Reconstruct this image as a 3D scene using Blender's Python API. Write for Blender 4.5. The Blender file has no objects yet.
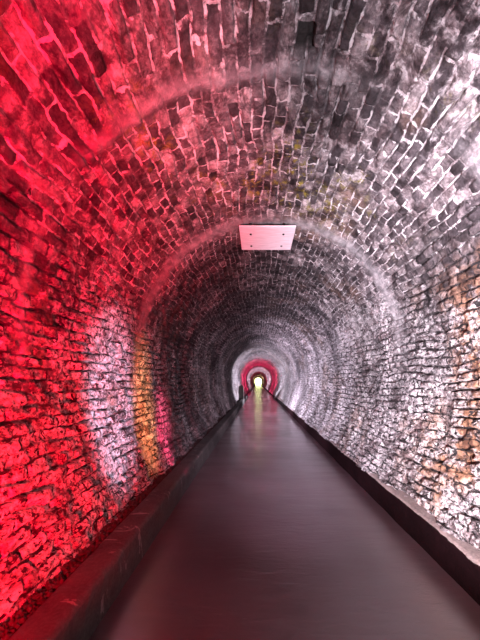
import bpy, bmesh, math, random
import numpy as np
from mathutils import Vector

# ------------------------------------------------------------------ camera, world, exposure, lamps
SC = bpy.context.scene
COL = SC.collection
EYE = 1.6
cam_d = bpy.data.cameras.new('camera')
cam_d.sensor_fit = 'VERTICAL'
cam_d.sensor_height = 24.0
cam_d.lens = 24.0 * 270.0 / 640.0
cam_d.shift_x = -18.0 / 640.0
cam_d.shift_y = 62.0 / 640.0
cam_d.clip_start = 0.05
cam_d.clip_end = 500
cam = bpy.data.objects.new('camera', cam_d)
cam.location = (0, 0, EYE)
cam.rotation_euler = (math.pi / 2, 0, 0)
COL.objects.link(cam)
SC.camera = cam

SC.view_settings.view_transform = 'Standard'
SC.view_settings.look = 'None'
SC.view_settings.exposure = 0.15
SC.view_settings.gamma = 1.0
SC.view_settings.use_curve_mapping = False

W = bpy.data.worlds.new('daylight')
SC.world = W
W.use_nodes = True
W.node_tree.nodes['Background'].inputs[0].default_value = (0.90, 1.0, 0.42, 1)
W.node_tree.nodes['Background'].inputs[1].default_value = 10.0


def aim(o, loc, target):
    o.location = loc
    d = Vector(target) - Vector(loc)
    o.rotation_euler = d.to_track_quat('-Z', 'Y').to_euler()


def spot(name, loc, target, color, power, angle, blend=0.6, radius=0.04, scale=(1, 1, 1)):
    l = bpy.data.lights.new(name, 'SPOT')
    l.color = color
    l.energy = power
    l.spot_size = math.radians(angle)
    l.spot_blend = blend
    l.shadow_soft_size = radius
    o = bpy.data.objects.new(name, l)
    COL.objects.link(o)
    aim(o, loc, target)
    o.scale = scale
    return o


def area(name, loc, target, color, power, sx, sy, spread=180):
    l = bpy.data.lights.new(name, 'AREA')
    l.shape = 'RECTANGLE'
    l.size = sx
    l.size_y = sy
    l.color = color
    l.energy = power
    l.spread = math.radians(spread)
    o = bpy.data.objects.new(name, l)
    COL.objects.link(o)
    aim(o, loc, target)
    return o


RED = (1.0, 0.0, 0.018)
PINK = (1.0, 0.10, 0.22)
WHITE = (1.0, 0.88, 0.98)
LAV = (0.80, 0.72, 1.0)
# red flood that washes the near left wall and haunch
spot('red_flood_light', (-0.75, 0.35, 0.75), (-1.75, 1.60, 1.50), RED, 1350, 118, 0.8)
spot('red_upper_light', (-0.5, 0.0, 1.0), (-1.45, 1.45, 2.8), (1.0, 0.002, 0.06), 1150, 74, 0.7)
spot('red_fill_light', (1.3, 0.9, 0.6), (-1.75, 2.2, 1.75), RED, 330, 44, 0.6)
# white floods grazing the right wall and the crown
spot('white_flood_light', (0.2, -0.3, 1.0), (2.05, 2.7, 2.0), WHITE, 3000, 78, 0.8)
spot('white_crown_light', (0.5, -0.6, 0.6), (1.35, 2.4, 3.6), WHITE, 1000, 72, 0.8)
spot('warm_wall_light', (0.7, 0.5, 0.9), (1.75, 1.7, 0.9), (1.0, 0.78, 0.62), 150, 80, 0.9)
spot('floor_fill_light', (1.0, -0.5, 2.2), (0.0, 5.6, 0.0), (0.95, 0.76, 1.0), 1100, 38, 1.0)  # added fill without a known fixture, lifts the floor and left kerb face
# narrow colour beams across the left wall
spot('lavender_beam', (1.45, 1.3, 0.4), (-1.66, 3.12, 1.36), LAV, 1500, 35, 1.0, 0.03, (0.48, 1, 1))
spot('orange_beam', (1.45, 1.4, 0.4), (-1.66, 3.92, 1.25), (1.0, 0.45, 0.16), 1800, 31, 1.0, 0.03, (0.27, 1, 1))
spot('pink_beam', (1.45, 1.5, 0.4), (-1.56, 4.50, 0.85), (1.0, 0.04, 0.16), 3600, 19, 0.9, 0.03, (0.4, 1, 1))
# deeper lamps near the kerbs, throwing across to the opposite wall
for yy, pw in ((3.2, 330), (5.8, 700), (8.6, 1300), (12.0, 2000)):
    spot('side_lamp', (-1.15, yy, 0.75), (1.75, yy + 2.4, 1.7), (0.92, 0.80, 1.0), pw, 104, 0.9, 0.01)
for yy, pw in ((4.2, 130), (7.0, 200), (11.0, 260)):
    spot('side_lamp', (1.4, yy, 0.6), (-1.7, yy + 1.8, 1.6), (1.0, 0.75, 0.88), pw, 80, 0.9, 0.01)  # weak spots added to lighten the dark left wall
# the lit bays far down the tunnel
spot('bay_cross_lamp', (1.3, 21.0, 0.7), (-1.7, 20.3, 1.7), (0.92, 0.84, 1.0), 1500, 100, 0.8, 0.01)
spot('bay_cross_lamp', (-1.0, 22.0, 0.8), (1.8, 20.5, 2.1), (0.92, 0.84, 1.0), 900, 110, 0.8, 0.01)
for xx in (-1.0, 1.35):
    area('white_bay_lamp', (xx, 24.5, 0.4), (xx * 1.1, 25.5, 3.4), (0.9, 0.82, 1.0), 260 if xx < 0 else 160, 0.12, 4.0)
    area('red_bay_lamp', (xx, 29.5, 0.4), (xx * 1.1, 31, 3.4), (1, 0.04, 0.16), 300, 0.12, 4.0)
    area('red_bay_lamp', (xx, 35.5, 0.4), (xx * 1.1, 37, 3.4), (1, 0.04, 0.16), 300, 0.12, 4.0)
    area('pink_bay_lamp', (xx, 44.0, 0.4), (xx * 1.1, 46, 3.4), (1, 0.62, 0.80), 420, 0.12, 5.0)
    area('pink_bay_lamp', (xx, 53.0, 0.4), (xx * 1.1, 55, 3.4), (1, 0.70, 0.85), 420, 0.12, 5.0)
    area('red_bay_lamp', (xx, 66.0, 0.4), (xx * 1.1, 68, 3.4), (1, 0.05, 0.14), 200, 0.12, 5.0)
    area('warm_bay_lamp', (xx, 95.0, 0.4), (xx * 1.1, 97, 3.4), (1, 0.6, 0.3), 800, 0.12, 8.0)

# ------------------------------------------------------------------ helpers
rng = np.random.default_rng(7)
random.seed(7)


def hash2(i, j, seed=0):
    h = (i.astype(np.int64) * 374761393 + j.astype(np.int64) * 668265263 + seed * 1442695041) & 0xffffffff
    h = ((h ^ (h >> 13)) * 1274126177) & 0xffffffff
    h = (h ^ (h >> 16)) & 0xffffffff
    return h.astype(np.float64) / 4294967295.0


def vnoise(x, y, seed=0):
    xi = np.floor(x); yi = np.floor(y)
    fx = x - xi; fy = y - yi
    fx = fx * fx * (3 - 2 * fx); fy = fy * fy * (3 - 2 * fy)
    a = hash2(xi, yi, seed); b = hash2(xi + 1, yi, seed)
    c = hash2(xi, yi + 1, seed); d = hash2(xi + 1, yi + 1, seed)
    return (a * (1 - fx) + b * fx) * (1 - fy) + (c * (1 - fx) + d * fx) * fy


def fbm(x, y, seed=0, oct=3):
    s = 0; a = 1; t = 0
    for k in range(oct):
        s = s + a * vnoise(x * 2 ** k + 17.3 * k, y * 2 ** k - 9.1 * k, seed + k)
        t += a; a *= 0.5
    return s / t


def sstep(a, b, x):
    t = np.clip((x - a) / (b - a), 0, 1)
    return t * t * (3 - 2 * t)


def grid_mesh(name, P, mat, uv=None, attrs=None, kind='structure', flip=False, smooth=True):
    n, m = P.shape[:2]
    me = bpy.data.meshes.new(name)
    idx = np.arange(n * m).reshape(n, m)
    q = np.stack([idx[:-1, :-1], idx[:-1, 1:], idx[1:, 1:], idx[1:, :-1]], -1).reshape(-1, 4)
    if flip:
        q = q[:, ::-1]
    q = np.ascontiguousarray(q)
    nf = len(q)
    me.vertices.add(n * m)
    me.vertices.foreach_set('co', P.reshape(-1).astype(np.float32))
    me.loops.add(nf * 4)
    me.loops.foreach_set('vertex_index', q.reshape(-1).astype(np.int32))
    me.polygons.add(nf)
    me.polygons.foreach_set('loop_start', (np.arange(nf) * 4).astype(np.int32))
    me.polygons.foreach_set('loop_total', np.full(nf, 4, np.int32))
    me.update(calc_edges=True)
    me.polygons.foreach_set('use_smooth', np.full(nf, smooth))
    if uv is not None:
        l = me.uv_layers.new(name='UVMap')
        l.data.foreach_set('uv', uv.reshape(-1, 2)[q.reshape(-1)].reshape(-1).astype(np.float32))
    if attrs:
        for k, v in attrs.items():
            a = me.attributes.new(k, 'FLOAT', 'POINT')
            a.data.foreach_set('value', v.reshape(-1).astype(np.float32))
    me.materials.append(mat)
    o = bpy.data.objects.new(name, me)
    COL.objects.link(o)
    if kind:
        o['kind'] = kind
    return o


def new_mat(name):
    m = bpy.data.materials.new(name)
    m.use_nodes = True
    nt = m.node_tree
    return m, nt, nt.nodes['Principled BSDF']


class N:
    def __init__(self, nt):
        self.nt = nt

    def node(self, t, **kw):
        n = self.nt.nodes.new(t)
        for k, v in kw.items():
            setattr(n, k, v)
        return n

    def link(self, a, b):
        self.nt.links.new(a, b)

    def put(self, v, sock):
        if hasattr(v, 'default_value') or hasattr(v, 'is_output'):
            self.link(v, sock)
        else:
            sock.default_value = v

    def math(self, op, a, b=0.0, clamp=False):
        n = self.node('ShaderNodeMath', operation=op, use_clamp=clamp)
        self.put(a, n.inputs[0]); self.put(b, n.inputs[1])
        return n.outputs[0]

    def mix(self, f, a, b, mode='MIX'):
        n = self.node('ShaderNodeMix', data_type='RGBA', blend_type=mode)
        self.put(f, n.inputs[0])
        self.put(a if not isinstance(a, tuple) else (*a, 1), n.inputs[6])
        self.put(b if not isinstance(b, tuple) else (*b, 1), n.inputs[7])
        return n.outputs[2]

    def noise(self, vec, scale, detail=3, rough=0.6, dist=0.0):
        n = self.node('ShaderNodeTexNoise')
        self.link(vec, n.inputs['Vector'])
        n.inputs['Scale'].default_value = scale
        n.inputs['Detail'].default_value = detail
        n.inputs['Roughness'].default_value = rough
        n.inputs['Distortion'].default_value = dist
        return n.outputs['Fac']

    def ramp(self, f, a, b, lo=0.0, hi=1.0):
        n = self.node('ShaderNodeMapRange', interpolation_type='SMOOTHSTEP')
        self.put(f, n.inputs[0])
        n.inputs[1].default_value = a; n.inputs[2].default_value = b
        n.inputs[3].default_value = lo; n.inputs[4].default_value = hi
        return n.outputs[0]

    def cramp(self, f, stops):
        n = self.node('ShaderNodeValToRGB')
        self.link(f, n.inputs[0])
        e = n.color_ramp.elements
        while len(e) < len(stops):
            e.new(0.5)
        for el, (p, c) in zip(e, stops):
            el.position = p; el.color = (*c, 1)
        return n.outputs[0]

    def attr(self, name):
        return self.node('ShaderNodeAttribute', attribute_name=name).outputs['Fac']

    def obj(self):
        return self.node('ShaderNodeTexCoord').outputs['Object']

    def bump(self, h, strength, dist, normal=None):
        n = self.node('ShaderNodeBump')
        n.inputs['Strength'].default_value = strength
        n.inputs['Distance'].default_value = dist
        self.link(h, n.inputs['Height'])
        if normal is not None:
            self.link(normal, n.inputs['Normal'])
        return n.outputs[0]


# ------------------------------------------------------------------ brick lining material
def brick_material():
    m, nt, bs = new_mat('old_brick_lining')
    g = N(nt)
    P = g.obj()
    uv = g.node('ShaderNodeTexCoord').outputs['UV']
    # ragged joints: nudge the brick coordinates with fine noise
    nz = g.node('ShaderNodeTexNoise')
    g.link(P, nz.inputs['Vector']); nz.inputs['Scale'].default_value = 14; nz.inputs['Detail'].default_value = 4
    off = g.node('ShaderNodeVectorMath', operation='MULTIPLY_ADD')
    g.link(nz.outputs['Color'], off.inputs[0])
    off.inputs[1].default_value = (0.62, 0.46, 0); off.inputs[2].default_value = (-0.31, -0.23, 0)
    add = g.node('ShaderNodeVectorMath', operation='ADD')
    g.link(uv, add.inputs[0]); g.link(off.outputs[0], add.inputs[1])
    br = g.node('ShaderNodeTexBrick')
    g.link(add.outputs[0], br.inputs['Vector'])
    br.offset = 0.5
    br.inputs['Color1'].default_value = (0, 0, 0, 1)
    br.inputs['Color2'].default_value = (1, 1, 1, 1)
    br.inputs['Mortar'].default_value = (0.5, 0.5, 0.5, 1)
    br.inputs['Scale'].default_value = 1
    br.inputs['Mortar Size'].default_value = 0.20
    br.inputs['Mortar Smooth'].default_value = 1.0
    br.inputs['Brick Width'].default_value = 2.4
    br.inputs['Row Height'].default_value = 1.0
    rnd = br.outputs['Color']
    wn = g.math('SUBTRACT', g.noise(P, 12, 4, 0.7, 0.5), 0.5)
    mort = g.ramp(g.math('ADD', br.outputs['Fac'], g.math('MULTIPLY', wn, 1.7)), 0.50, 0.66)

    n_f = g.noise(P, 38, 5, 0.7)
    n_m = g.noise(P, 9, 4, 0.65, 0.3)
    n_l = g.noise(P, 2.2, 4, 0.6, 0.5)
    v = g.math('ADD', g.math('MULTIPLY', rnd, 0.42), g.math('MULTIPLY', n_f, 0.55))
    v = g.math('ADD', v, g.math('MULTIPLY', g.math('SUBTRACT', n_m, 0.5), 0.9))
    brick = g.cramp(v, [(0.15, (0.028, 0.022, 0.025)), (0.42, (0.11, 0.09, 0.10)),
                        (0.62, (0.32, 0.27, 0.28)), (0.82, (0.74, 0.67, 0.68))])
    # lime bloom on the brick faces
    lime_a = g.attr('lime')
    lm = g.ramp(g.math('ADD', n_m, g.math('MULTIPLY', lime_a, 0.45)), 0.62, 0.86)
    lm = g.math('MULTIPLY', lm, g.ramp(n_f, 0.36, 0.60))
    c = g.mix(lm, brick, (0.86, 0.81, 0.83))
    # rust and moss stains
    rust = g.attr('rust')
    rf = g.math('MULTIPLY', rust, g.ramp(g.noise(P, 5, 4, 0.7, 0.4), 0.36, 0.58))
    c = g.mix(rf, c, g.mix(n_f, (0.12, 0.040, 0.028), (0.72, 0.40, 0.24)))
    moss = g.attr('moss')
    mf = g.math('MULTIPLY', moss, g.ramp(g.noise(P, 11, 4, 0.7, 0.3), 0.50, 0.64))
    c = g.mix(mf, c, (0.34, 0.29, 0.05))
    # sooty bricks, plus shade painted over the unlit left stretch
    soot_shade = g.attr('soot_shade')
    sf = g.math('MULTIPLY', soot_shade, g.ramp(n_l, 0.25, 0.6, 0.55, 1.0))
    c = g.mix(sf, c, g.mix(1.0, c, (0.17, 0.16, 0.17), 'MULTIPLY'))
    # joints: squeezed pale mortar or black open gaps
    pale = g.attr('pale')
    pj = g.ramp(g.math('ADD', g.noise(P, 3.4, 4, 0.7, 0.6), g.math('MULTIPLY', pale, 0.34)), 0.60, 0.68)
    jc = g.mix(pj, (0.022, 0.017, 0.018), (0.90, 0.84, 0.86))
    jc = g.mix(g.math('MULTIPLY', sf, 0.7), jc, (0.05, 0.045, 0.05))
    plain = g.attr('plain')
    jm = g.math('MULTIPLY', mort, g.math('SUBTRACT', 1.0, plain))
    jm = g.math('MULTIPLY', jm, g.ramp(g.noise(P, 6, 4, 0.7, 0.6), 0.44, 0.54, 0.08, 1.0))
    c = g.mix(jm, c, jc)
    pit = g.ramp(g.noise(P, 20, 4, 0.7, 0.8), 0.47, 0.40)
    grime = g.ramp(g.noise(P, 4.5, 5, 0.75, 0.8), 0.47, 0.62, 0.0, 0.88)
    c = g.mix(grime, c, g.mix(1.0, c, (0.24, 0.18, 0.19), 'MULTIPLY'))
    c = g.mix(g.math('MULTIPLY', pit, g.attr('rough')), c, (0.02, 0.016, 0.017))
    c = g.mix(g.math('MULTIPLY', plain, 0.8), c, g.cramp(n_m, [(0.3, (0.16, 0.15, 0.16)), (0.7, (0.50, 0.47, 0.49))]))
    c = g.mix(1.0, c, (0.62, 0.62, 0.62), 'MULTIPLY')
    hole = g.attr('hole')
    c = g.mix(hole, c, (0.012, 0.010, 0.010))
    g.link(c, bs.inputs['Base Color'])
    bs.inputs['Roughness'].default_value = 0.8
    bs.inputs['Specular IOR Level'].default_value = 0.22
    h = g.math('ADD', g.math('MULTIPLY', n_f, 0.55), g.math('MULTIPLY', n_m, 0.45))
    jh = g.math('MULTIPLY', jm, g.math('SUBTRACT', g.math('MULTIPLY', pj, 1.1), 0.9))
    h = g.math('ADD', h, jh)
    g.link(g.bump(h, 1.0, 0.026), bs.inputs['Normal'])
    return m


# ------------------------------------------------------------------ the tunnel lining
CX, CZ, R = 0.155, 2.02, 1.88
RL = 4.83
AL = math.asin(1.80 / RL)
S_LOW = RL * AL
S_TOT = 2 * S_LOW + math.pi * R


def profile(s):
    """s from the right foot over the crown to the left foot -> x, z, outward normal"""
    x = np.empty_like(s); z = np.empty_like(s); nx = np.empty_like(s); nz = np.empty_like(s)
    a = s < S_LOW
    t = (S_LOW - s[a]) / RL
    x[a] = CX + R - RL + RL * np.cos(t); z[a] = CZ - RL * np.sin(t); nx[a] = np.cos(t); nz[a] = -np.sin(t)
    b = (s >= S_LOW) & (s <= S_LOW + math.pi * R)
    t = (s[b] - S_LOW) / R
    x[b] = CX + R * np.cos(t); z[b] = CZ + R * np.sin(t); nx[b] = np.cos(t); nz[b] = np.sin(t)
    c = s > S_LOW + math.pi * R
    t = (s[c] - S_LOW - math.pi * R) / RL
    x[c] = CX - R + RL - RL * np.cos(t); z[c] = CZ - RL * np.sin(t); nx[c] = -np.cos(t); nz[c] = -np.sin(t)
    return x, z, nx, nz


Y_END = 150.0
ys = list(np.linspace(-4, 0.85, 25))
while ys[-1] < 11:
    ys.append(ys[-1] * 1.0060)
while ys[-1] < Y_END:
    ys.append(ys[-1] * 1.013)
ys = np.array(ys)
NS = 1040
ss = np.linspace(0, S_TOT, NS)
Y, S = np.meshgrid(ys, ss, indexing='ij')
px, pz, nx, nz = profile(ss)
R1, R2 = 1.97, 3.85                                     # the two plastered construction joints
yw = Y + (fbm(S * 1.6, Y * 1.5, 5, 3) - 0.5) * 0.16
U = np.where(yw < R1, yw / 0.108, R1 / 0.108 + (yw - R1) / 0.054)
V = S / 0.096 + (fbm(S * 1.2, Y * 1.4, 21, 3) - 0.5) * 1.1 + (fbm(S * 4, Y * 4, 22, 2) - 0.5) * 0.55
U = U + (fbm(S * 2.5, Y * 2.5, 11, 2) - 0.5) * 0.9 + (hash2(np.floor(V), V * 0, 8) - 0.5) * 0.9
BW, MS = 2.4, 0.085
row = np.floor(V)
uo = U + np.where(np.mod(row, 2) == 0, 0.5 * BW, 0.0)
bk = np.floor(uo / BW)
fu = uo - bk * BW; fv = V - row
edge = np.minimum(np.minimum(fu, BW - fu), np.minimum(fv, 1 - fv))
inb = sstep(MS * 0.5, MS + 0.13, edge)
h1 = hash2(bk, row, 3); h2 = hash2(bk, row, 4); h3 = hash2(bk, row, 6)
lat = np.abs(S - S_TOT / 2) / (S_TOT / 2)                # 0 crown, 1 foot
wallish = sstep(0.38, 0.62, lat)
right = (S < S_TOT / 2).astype(float)
open_j = fbm(S * 1.7, Y * 1.5, 31, 3)
depth_j = (0.010 + 0.026 * wallish + 0.03 * sstep(0.48, 0.65, open_j)) * sstep(0.42, 0.56, fbm(S * 7, Y * 5, 32, 2) + 0.02)
d = (1 - inb) * depth_j
d += inb * ((h1 - 0.5) * 0.030 + (h2 - 0.5) * (fu / BW - 0.5) * 0.03 + (h3 - 0.5) * (fv - 0.5) * 0.03)
d += inb * sstep(0.95, 0.96, h3) * 0.035 * (0.4 + wallish)        # eroded bricks
d += (fbm(S * 22, Y * 18, 41, 3) - 0.5) * (0.016 + (0.022 + 0.03 * right) * wallish)
d += (fbm(S * 5, Y * 5, 51, 2) - 0.5) * (0.025 + 0.02 * wallish)
d += (fbm(S * 0.9, Y * 0.9, 61, 2) - 0.5) * 0.07
# rings: each bay of the lining stands a little in or out
edges = [-9, 0.9, R1, 2.75, 3.3, R2, 4.35, 4.9, 5.6, 6.2, 7.1, 7.9, 9.0, 10.2, 11.6, 13, 15, 17.0, 19, 21.5, 24, 28.0, 31, 34, 38, 42, 47, 53, 60, 70, 85, 100, 120]
offs = [0, 0.0, 0.0, 0.015, 0.0, -0.035, -0.005, -0.05, -0.01, -0.06, -0.02, -0.06, 0.0, -0.06, -0.01, -0.06, -0.09, 0.06, 0.08, 0.07, 0.0, -0.10, -0.04, -0.08, -0.03, -0.16, -0.06, -0.1, -0.04, -0.12, -0.05, -0.1, -0.02]
stp = np.zeros_like(Y)
for e, o1, o0 in zip(edges[1:], offs[1:], offs[:-1]):
    stp += (o1 - o0) * sstep(e - 0.02 * max(e, 2) / 2, e + 0.02 * max(e, 2) / 2, yw)
d += stp
b1 = np.exp(-((yw - R1) / 0.055) ** 2) * sstep(0.35, 0.6, fbm(S * 1.1, Y * 0.5, 71, 2) + 0.05) * sstep(0.8, 0.5, lat)
b2 = np.exp(-((yw - R2 + 0.02) / 0.10) ** 2) * sstep(0.75, 0.45, lat)
plain = np.clip(b1 * 0.9 + b2, 0, 1)
d = d * (1 - plain * 0.6) - plain * 0.022
d -= 0.07 * sstep(0.75, 1.0, lat) * (S < S_TOT / 2)
# missing brick above the viewer
hs = S_LOW + R * math.atan2(2.298 + EYE - CZ, 0.314 - CX)
hole = sstep(0.066, 0.050, np.abs(S - hs + (fbm(S * 9, Y * 9, 5) - .5) * .02)) * sstep(0.085, 0.06, np.abs(Y - 1.80))
hole = np.maximum(hole, sstep(0.10, 0.075, np.abs(S - hs)) * sstep(0.028, 0.016, np.abs(Y - 1.88)))
d += hole * 0.09
# attributes: where the wall carries bloom, rust, moss, soot with painted shade, pale joints
lf = fbm(S * 0.8, Y * 0.7, 81, 3)
streak = fbm(S * 0.35, Y * 3.0, 91, 3)
foot = sstep(0.70, 1.0, lat)
lime = 0.02 + 0.72 * wallish + 0.3 * right * sstep(0.2, 0.45, lat) + 0.5 * foot + (lf - 0.5) * 1.2 + (streak - 0.5) * 0.9 * wallish
lime = np.clip(lime, 0, 1.4)
rust = right * sstep(0.40, 0.55, lat) * sstep(0.36, 0.56, fbm(S * 0.9, Y * 2.2, 101, 3)) * sstep(3.4, 2.5, Y)
rust += right * foot * sstep(2.3, 1.5, Y) * 0.8
rust += (1 - right) * sstep(0.5, 0.7, lat) * sstep(0.22, 0.08, np.abs(yw - 3.75)) * 0.55
rust += 0.35 * sstep(0.58, 0.70, fbm(S * 1.3, Y * 1.5, 111, 3))
rust = np.clip(rust, 0, 1)
moss = sstep(0.42, 0.2, lat) * sstep(0.45, 0.62, fbm(S * 1.5, Y * 1.3, 121, 3)) * sstep(4.0, 3.2, Y) * sstep(1.6, 2.1, Y)
soot_shade = (1 - sstep(0.50, 0.60, S / S_TOT * -1 + 1.0)) * 0
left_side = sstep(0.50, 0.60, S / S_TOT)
soot_shade = left_side * sstep(4.1, 4.9, yw + 0.3 * (lf - .5)) * sstep(17.5, 15.5, Y) * (0.45 + 0.7 * (streak > 0.45) * 0.6)  # dark bricks, and the missing light on this left stretch darkened in colour
soot_shade += sstep(0.35, 0.1, lat) * sstep(4.0, 5.0, Y) * sstep(13, 9, Y) * 0.6
soot_shade += sstep(0.55, 0.70, fbm(S * 1.1, Y * 0.9, 131, 3)) * 0.55 * (1 - foot)
soot_shade += sstep(0.56, 0.64, fbm(S * 0.5, Y * 2.6, 141, 2)) * 0.5 * sstep(3, 5, Y) * sstep(18, 14, Y)
soot_shade = np.clip(soot_shade, 0, 1)
pale = np.clip(sstep(0.62, 0.30, lat) * 0.95 + (lf - 0.5) + 0.1 - 0.5 * wallish * (1 - sstep(3, 6, Y)), -0.6, 1.2)

PX = px[None, :] + nx[None, :] * d
PZ = pz[None, :] + nz[None, :] * d
Pall = np.stack([PX, Y, PZ], -1)
UV = np.stack([U, V], -1)
MB = brick_material()
k1 = int(NS * 0.28); k2 = int(NS * 0.72)
A = dict(rough=0.35 + 0.65 * wallish, lime=lime, rust=rust, moss=moss, soot_shade=soot_shade, pale=pale, plain=plain, hole=hole)
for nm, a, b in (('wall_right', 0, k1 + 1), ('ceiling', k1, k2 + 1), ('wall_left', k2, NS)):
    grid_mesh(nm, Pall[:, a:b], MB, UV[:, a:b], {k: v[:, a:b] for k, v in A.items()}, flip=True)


# ------------------------------------------------------------------ floor, kerbs, gravel
def floor_material():
    m, nt, bs = new_mat('wet_concrete_floor')
    g = N(nt)
    P = g.obj()
    st = g.node('ShaderNodeMapping')
    g.link(P, st.inputs[0]); st.inputs['Scale'].default_value = (0.5, 2.2, 1)
    n1 = g.noise(P, 1.1, 4, 0.6, 0.4)
    n2 = g.noise(P, 30, 5, 0.75)
    n3 = g.noise(st.outputs[0], 1.6, 4, 0.6, 0.3)
    c = g.mix(n1, (0.065, 0.030, 0.036), (0.120, 0.068, 0.080))
    c = g.mix(g.ramp(n2, 0.60, 0.80, 0, 0.35), c, (0.16, 0.11, 0.10))
    g.link(c, bs.inputs['Base Color'])
    r = g.math('ADD', g.ramp(n3, 0.35, 0.65, 0.28, 0.42), g.ramp(n2, 0.4, 0.75, 0.0, 0.04))
    g.link(r, bs.inputs['Roughness'])
    bs.inputs['Specular IOR Level'].default_value = 1.0
    bs.inputs['Coat Weight'].default_value = 1.0
    bs.inputs['Coat IOR'].default_value = 2.0
    bs.inputs['Coat Roughness'].default_value = 0.22
    b1 = g.bump(g.noise(st.outputs[0], 7, 5, 0.65, 0.5), 0.45, 0.012)
    g.link(g.bump(n2, 0.35, 0.004, b1), bs.inputs['Normal'])
    g.link(b1, bs.inputs['Coat Normal'])
    return m


def concrete_material(name, c0, c1, marks=0.0, rough=0.75, spec=0.4):
    m, nt, bs = new_mat(name)
    g = N(nt)
    P = g.obj()
    n1 = g.noise(P, 2.0, 4, 0.65, 0.5)
    n2 = g.noise(P, 45, 4, 0.7)
    c = g.mix(g.ramp(n1, 0.3, 0.7), c0, c1)
    c = g.mix(g.ramp(n2, 0.3, 0.8, 0.0, 0.5), c, tuple(x * 1.9 for x in c1))
    if marks:
        mp = g.node('ShaderNodeMapping'); g.link(P, mp.inputs[0])
        mp.inputs['Rotation'].default_value = (0.6, 0, 0)
        mp.inputs['Scale'].default_value = (1, 3.2, 0.8)
        k = g.ramp(g.noise(mp.outputs[0], 3.0, 4, 0.7, 1.2), 0.60, 0.68, 0, marks)
        c = g.mix(k, c, (0.20, 0.17, 0.17))
    g.link(c, bs.inputs['Base Color'])
    bs.inputs['Roughness'].default_value = rough
    bs.inputs['Specular IOR Level'].default_value = spec
    g.link(g.bump(g.math('ADD', n2, n1), 0.6, 0.006), bs.inputs['Normal'])
    return m


M_FLOOR = floor_material()
M_KL = concrete_material('grey_kerb_concrete', (0.022, 0.022, 0.022), (0.052, 0.049, 0.048), 0.8, 0.85, 0.25)
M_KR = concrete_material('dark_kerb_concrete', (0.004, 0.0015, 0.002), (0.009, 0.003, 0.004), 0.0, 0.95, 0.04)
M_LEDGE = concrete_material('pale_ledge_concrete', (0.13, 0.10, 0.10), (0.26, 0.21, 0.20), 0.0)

fy = np.concatenate([np.linspace(-4, 0.5, 10), np.geomspace(0.8, Y_END, 700)])
fx = np.linspace(-1.75, 1.95, 160)
FY, FX = np.meshgrid(fy, fx, indexing='ij')
FZ = (fbm(FX * 1.2, FY * 1.2, 201, 3) - 0.5) * 0.010
grit = sstep(0.9, 1.3, FX) * sstep(1.75, 1.45, FY)
FZ += grit * (fbm(FX * 45, FY * 45, 203, 2) - 0.5) * 0.012
grid_mesh('floor', np.stack([FX, FY, FZ], -1), M_FLOOR, flip=True)


def kerb(name, pts, mat, seed, amp=0.010, far=Y_END):
    """pts: closed-over-the-top polyline (x, z) swept down the tunnel"""
    P2 = []
    for (x0, z0), (x1, z1) in zip(pts[:-1], pts[1:]):
        n = max(2, int(math.hypot(x1 - x0, z1 - z0) / 0.012))
        for k in range(n):
            t = k / n
            P2.append((x0 + (x1 - x0) * t, z0 + (z1 - z0) * t))
    P2.append(pts[-1])
    P2 = np.array(P2)
    yy = np.concatenate([np.linspace(-4, 0.6, 6), np.geomspace(0.8, far, 620)])
    YY, SS = np.meshgrid(yy, np.arange(len(P2)) * 0.012, indexing='ij')
    n1 = (fbm(SS * 3, YY * 3, seed, 3) - 0.5) * amp * 2
    n2 = (fbm(SS * 20, YY * 20, seed + 9, 2) - 0.5) * amp * 0.8
    sgn = -1 if pts[0][0] > 0 else 1
    X = P2[None, :, 0] + sgn * (n1 + n2)
    Z = P2[None, :, 1] + (n1 + n2) * 0.6 * (P2[None, :, 1] > 0.05)
    return grid_mesh(name, np.stack([X, YY, Z], -1), mat, flip=pts[0][0] > 0)


KH = 0.29
kerb('trim_1', [(-1.05, -0.03), (-1.055, 0.10), (-1.06, KH - 0.03), (-1.075, KH - 0.008), (-1.10, KH),
                (-1.27, KH), (-1.285, KH - 0.012), (-1.29, 0.15)], M_KL, 301)
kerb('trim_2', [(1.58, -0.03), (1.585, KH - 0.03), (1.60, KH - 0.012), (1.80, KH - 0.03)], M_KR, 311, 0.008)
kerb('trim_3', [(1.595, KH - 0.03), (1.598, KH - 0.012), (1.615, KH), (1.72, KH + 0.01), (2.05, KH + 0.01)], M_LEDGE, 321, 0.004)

# gravel strip between the left kerb and the wall
gy = np.concatenate([np.linspace(-4, 0.6, 8), np.geomspace(0.8, Y_END, 700)])
gx = np.linspace(-1.27, -1.80, 60)
GY, GX = np.meshgrid(gy, gx, indexing='ij')
GZ = 0.245 + (fbm(GX * 25, GY * 25, 401, 3) - 0.5) * 0.05 * sstep(30, 8, GY) + (fbm(GX * 3, GY * 3, 402, 2) - 0.5) * 0.03 \
    + sstep(-1.36, -1.55, GX) * 0.04
M_GRAV = concrete_material('dark_ballast', (0.006, 0.004, 0.004), (0.025, 0.016, 0.015), 0.0, 0.9, 0.1)
grid_mesh('floor_gravel_bed', np.stack([GX, GY, GZ], -1), M_GRAV)

M_STONE = concrete_material('ballast_stone', (0.008, 0.005, 0.005), (0.04, 0.026, 0.025), 0.0, 0.8, 0.2)


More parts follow.
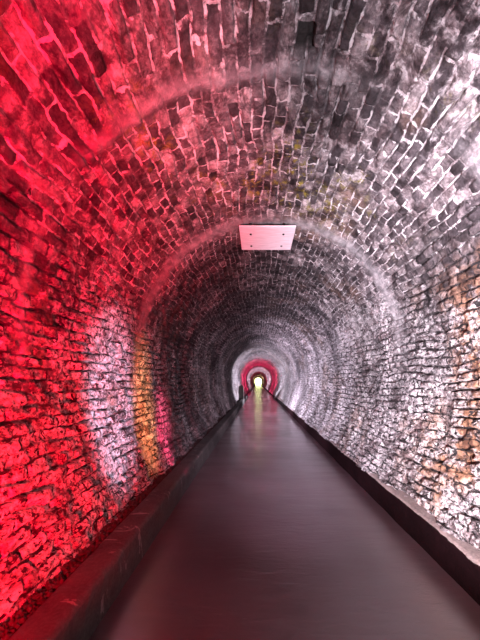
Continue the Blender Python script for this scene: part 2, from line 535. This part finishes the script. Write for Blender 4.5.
def stones():
    tb = bmesh.new()
    bmesh.ops.create_icosphere(tb, subdivisions=1, radius=1)
    base = np.array([v.co[:] for v in tb.verts]); tri = np.array([[v.index for v in f.verts] for f in tb.faces])
    tb.free()
    n = 2600
    y = np.exp(rng.uniform(math.log(1.0), math.log(14), n))
    x = rng.uniform(-1.395, -1.30, n)
    r = rng.uniform(0.006, 0.02, n)
    z = 0.262 + rng.uniform(-0.004, 0.012, n) + np.clip((-1.36 - x) / 0.19, 0, 1) * 0.03
    sc = rng.uniform(0.6, 1.3, (n, 1, 3))
    an = rng.uniform(0, 6.28, n)
    b = base[None] * sc * (1 + rng.uniform(-0.2, 0.2, (n, len(base), 1)))
    c, s = np.cos(an)[:, None], np.sin(an)[:, None]
    b = np.stack([b[..., 0] * c - b[..., 1] * s, b[..., 0] * s + b[..., 1] * c, b[..., 2]], -1) * r[:, None, None]
    v = b + np.stack([x, y, z], -1)[:, None]
    f = tri[None] + (np.arange(n) * len(base))[:, None, None]
    me = bpy.data.meshes.new('gravel')
    me.from_pydata(v.reshape(-1, 3).tolist(), [], f.reshape(-1, 3).tolist())
    me.materials.append(M_STONE)
    o = bpy.data.objects.new('gravel', me)
    COL.objects.link(o)
    o['kind'] = 'stuff'
    o['label'] = 'dark loose gravel lying between the left kerb and the brick wall'
    o['category'] = 'gravel'


stones()

# unseen wall added behind the viewer to shut out daylight
bm = bmesh.new()
vs = [bm.verts.new(p) for p in ((-2.2, -3.9, -0.1), (2.5, -3.9, -0.1), (2.5, -3.9, 4.2), (-2.2, -3.9, 4.2),
                                (-2.2, -4.1, -0.1), (2.5, -4.1, -0.1), (2.5, -4.1, 4.2), (-2.2, -4.1, 4.2))]
for f in ((0, 3, 2, 1), (4, 5, 6, 7), (0, 1, 5, 4), (1, 2, 6, 5), (2, 3, 7, 6), (3, 0, 4, 7)):
    bm.faces.new([vs[i] for i in f])
me = bpy.data.meshes.new('wall_back_block'); bm.to_mesh(me); bm.free()
me.materials.append(M_KL)
o = bpy.data.objects.new('wall_back_block', me); o['kind'] = 'structure'; COL.objects.link(o)


# unseen slabs added beside and below the lining to stop stray daylight
bm = bmesh.new()
for x0, x1, z0, z1 in ((-4.0, -2.3, -0.6, 3.9), (2.6, 4.3, -0.6, 3.9), (-4.0, 4.3, -0.9, -0.1)):
    v = [bm.verts.new((x, y, z)) for y in (-4.1, Y_END) for x, z in ((x0, z0), (x1, z0), (x1, z1), (x0, z1))]
    for f in ((0, 1, 2, 3), (7, 6, 5, 4), (0, 4, 5, 1), (1, 5, 6, 2), (2, 6, 7, 3), (3, 7, 4, 0)):
        bm.faces.new([v[i] for i in f])
me = bpy.data.meshes.new('wall_light_block'); bm.to_mesh(me); bm.free()
me.materials.append(M_GRAV)
o = bpy.data.objects.new('wall_light_block', me); o['kind'] = 'structure'; COL.objects.link(o)

# ------------------------------------------------------------------ things
def empty(name, loc, label, cat):
    o = bpy.data.objects.new(name, None)
    o.empty_display_size = 0.2
    o.location = loc
    COL.objects.link(o)
    o['label'] = label; o['category'] = cat
    return o


def link_bm(name, bm, mat, parent, bevel=0.0, seg=2):
    if bevel:
        bmesh.ops.bevel(bm, geom=[e for e in bm.edges if e.calc_face_angle(0) > 0.6], offset=bevel, segments=seg, affect='EDGES', profile=0.5)
    bmesh.ops.recalc_face_normals(bm, faces=bm.faces)
    me = bpy.data.meshes.new(name)
    bm.to_mesh(me); bm.free()
    me.materials.append(mat)
    o = bpy.data.objects.new(name, me)
    COL.objects.link(o)
    o.parent = parent
    return o


def box(bm, cx, cy, cz, sx, sy, sz):
    r = bmesh.ops.create_cube(bm, size=1)
    for v in r['verts']:
        v.co = Vector((cx + v.co.x * sx, cy + v.co.y * sy, cz + v.co.z * sz))


def metal(name, col, rough=0.5, metallic=0.0, scale=(1, 1, 1)):
    m, nt, bs = new_mat(name)
    g = N(nt)
    mp = g.node('ShaderNodeMapping'); g.link(g.obj(), mp.inputs[0]); mp.inputs['Scale'].default_value = scale
    n1 = g.noise(mp.outputs[0], 8, 4, 0.6)
    c = g.mix(g.ramp(n1, 0.3, 0.75), tuple(x * 0.72 for x in col), col)
    g.link(c, bs.inputs['Base Color'])
    bs.inputs['Roughness'].default_value = rough
    bs.inputs['Metallic'].default_value = metallic
    g.link(g.bump(n1, 0.25, 0.003), bs.inputs['Normal'])
    return m


M_PANEL = metal('pale_painted_board', (0.74, 0.64, 0.70), 0.55, 0, (0.6, 6, 1))
M_DARKM = metal('dark_steel', (0.03, 0.03, 0.03), 0.5, 0.6)
M_GREEN = metal('grey_green_paint', (0.07, 0.085, 0.07), 0.6)

# board under the crown: near edge at 227 px, far edge at 250 px
PH = 2.13
y0 = 270 * PH / 155.0; y1 = 270 * PH / 132.0
cx0 = (267.5 - 258) / 270 * (y0)
pw = 57 / 270 * y0
cyp = (y0 + y1) / 2
bd = empty('overhead_board', (cx0, cyp, EYE + PH), 'pale flat rectangular board bolted beneath the tunnel crown', 'board')
bm = bmesh.new(); box(bm, 0, 0, 0.0125, pw, y1 - y0, 0.025)
link_bm('panel', bm, M_PANEL, bd, 0.004)
for sx in (-0.30, 0.30):
    bm = bmesh.new()
    box(bm, sx * pw, 0, 0.052, 0.035, (y1 - y0) * 0.86, 0.055)
    link_bm('mounting_rail', bm, M_DARKM, bd, 0.003)
    for sy in (-0.22, 0.30):
        bm = bmesh.new()
        bmesh.ops.create_cone(bm, cap_ends=True, segments=6, radius1=0.013, radius2=0.011, depth=0.010)
        for v in bm.verts:
            v.co += Vector((sx * pw, sy * (y1 - y0), -0.006))
        bmesh.ops.create_cone(bm, cap_ends=True, segments=16, radius1=0.018, radius2=0.018, depth=0.003)
        for v in bm.verts[-32:]:
            v.co += Vector((sx * pw, sy * (y1 - y0), -0.0015))
        link_bm('bolt', bm, M_DARKM, bd)
        bm = bmesh.new()
        bmesh.ops.create_cone(bm, cap_ends=True, segments=10, radius1=0.008, radius2=0.008, depth=0.12)
        for v in bm.verts:
            v.co += Vector((sx * pw, sy * (y1 - y0), 0.13))
        link_bm('hanger_rod', bm, M_DARKM, bd)

# rounded cabinet standing on the left kerb far down
cb = empty('utility_cabinet', (-1.29, 20.8, KH), 'dark grey-green cabinet with a rounded top standing far off by the left kerb', 'cabinet')


def arch_prism(bm, w, h, y0, y1, r):
    pts = [(-w / 2, 0), (w / 2, 0)]
    for k in range(13):
        a = math.pi * k / 12
        pts.append((math.cos(a) * w / 2, h - r + math.sin(a) * r))
    f = [bm.verts.new((x, y0, z)) for x, z in pts]
    b = [bm.verts.new((x, y1, z)) for x, z in pts]
    bm.faces.new(f); bm.faces.new(b[::-1])
    for i in range(len(pts)):
        j = (i + 1) % len(pts)
        bm.faces.new((f[i], b[i], b[j], f[j]))


bm = bmesh.new(); arch_prism(bm, 0.36, 1.06, -0.16, 0.16, 0.13); link_bm('body', bm, M_GREEN, cb)
bm = bmesh.new(); arch_prism(bm, 0.29, 0.92, -0.172, -0.159, 0.10)
for v in bm.verts: v.co.z += 0.06
link_bm('door', bm, M_GREEN, cb)
bm = bmesh.new(); box(bm, 0.10, -0.185, 0.5, 0.02, 0.03, 0.10); link_bm('handle', bm, M_DARKM, cb.children[1] if len(cb.children) > 1 else cb)
bm = bmesh.new(); box(bm, 0, 0, 0.02, 0.37, 0.34, 0.05); link_bm('plinth', bm, M_DARKM, cb, 0.005)
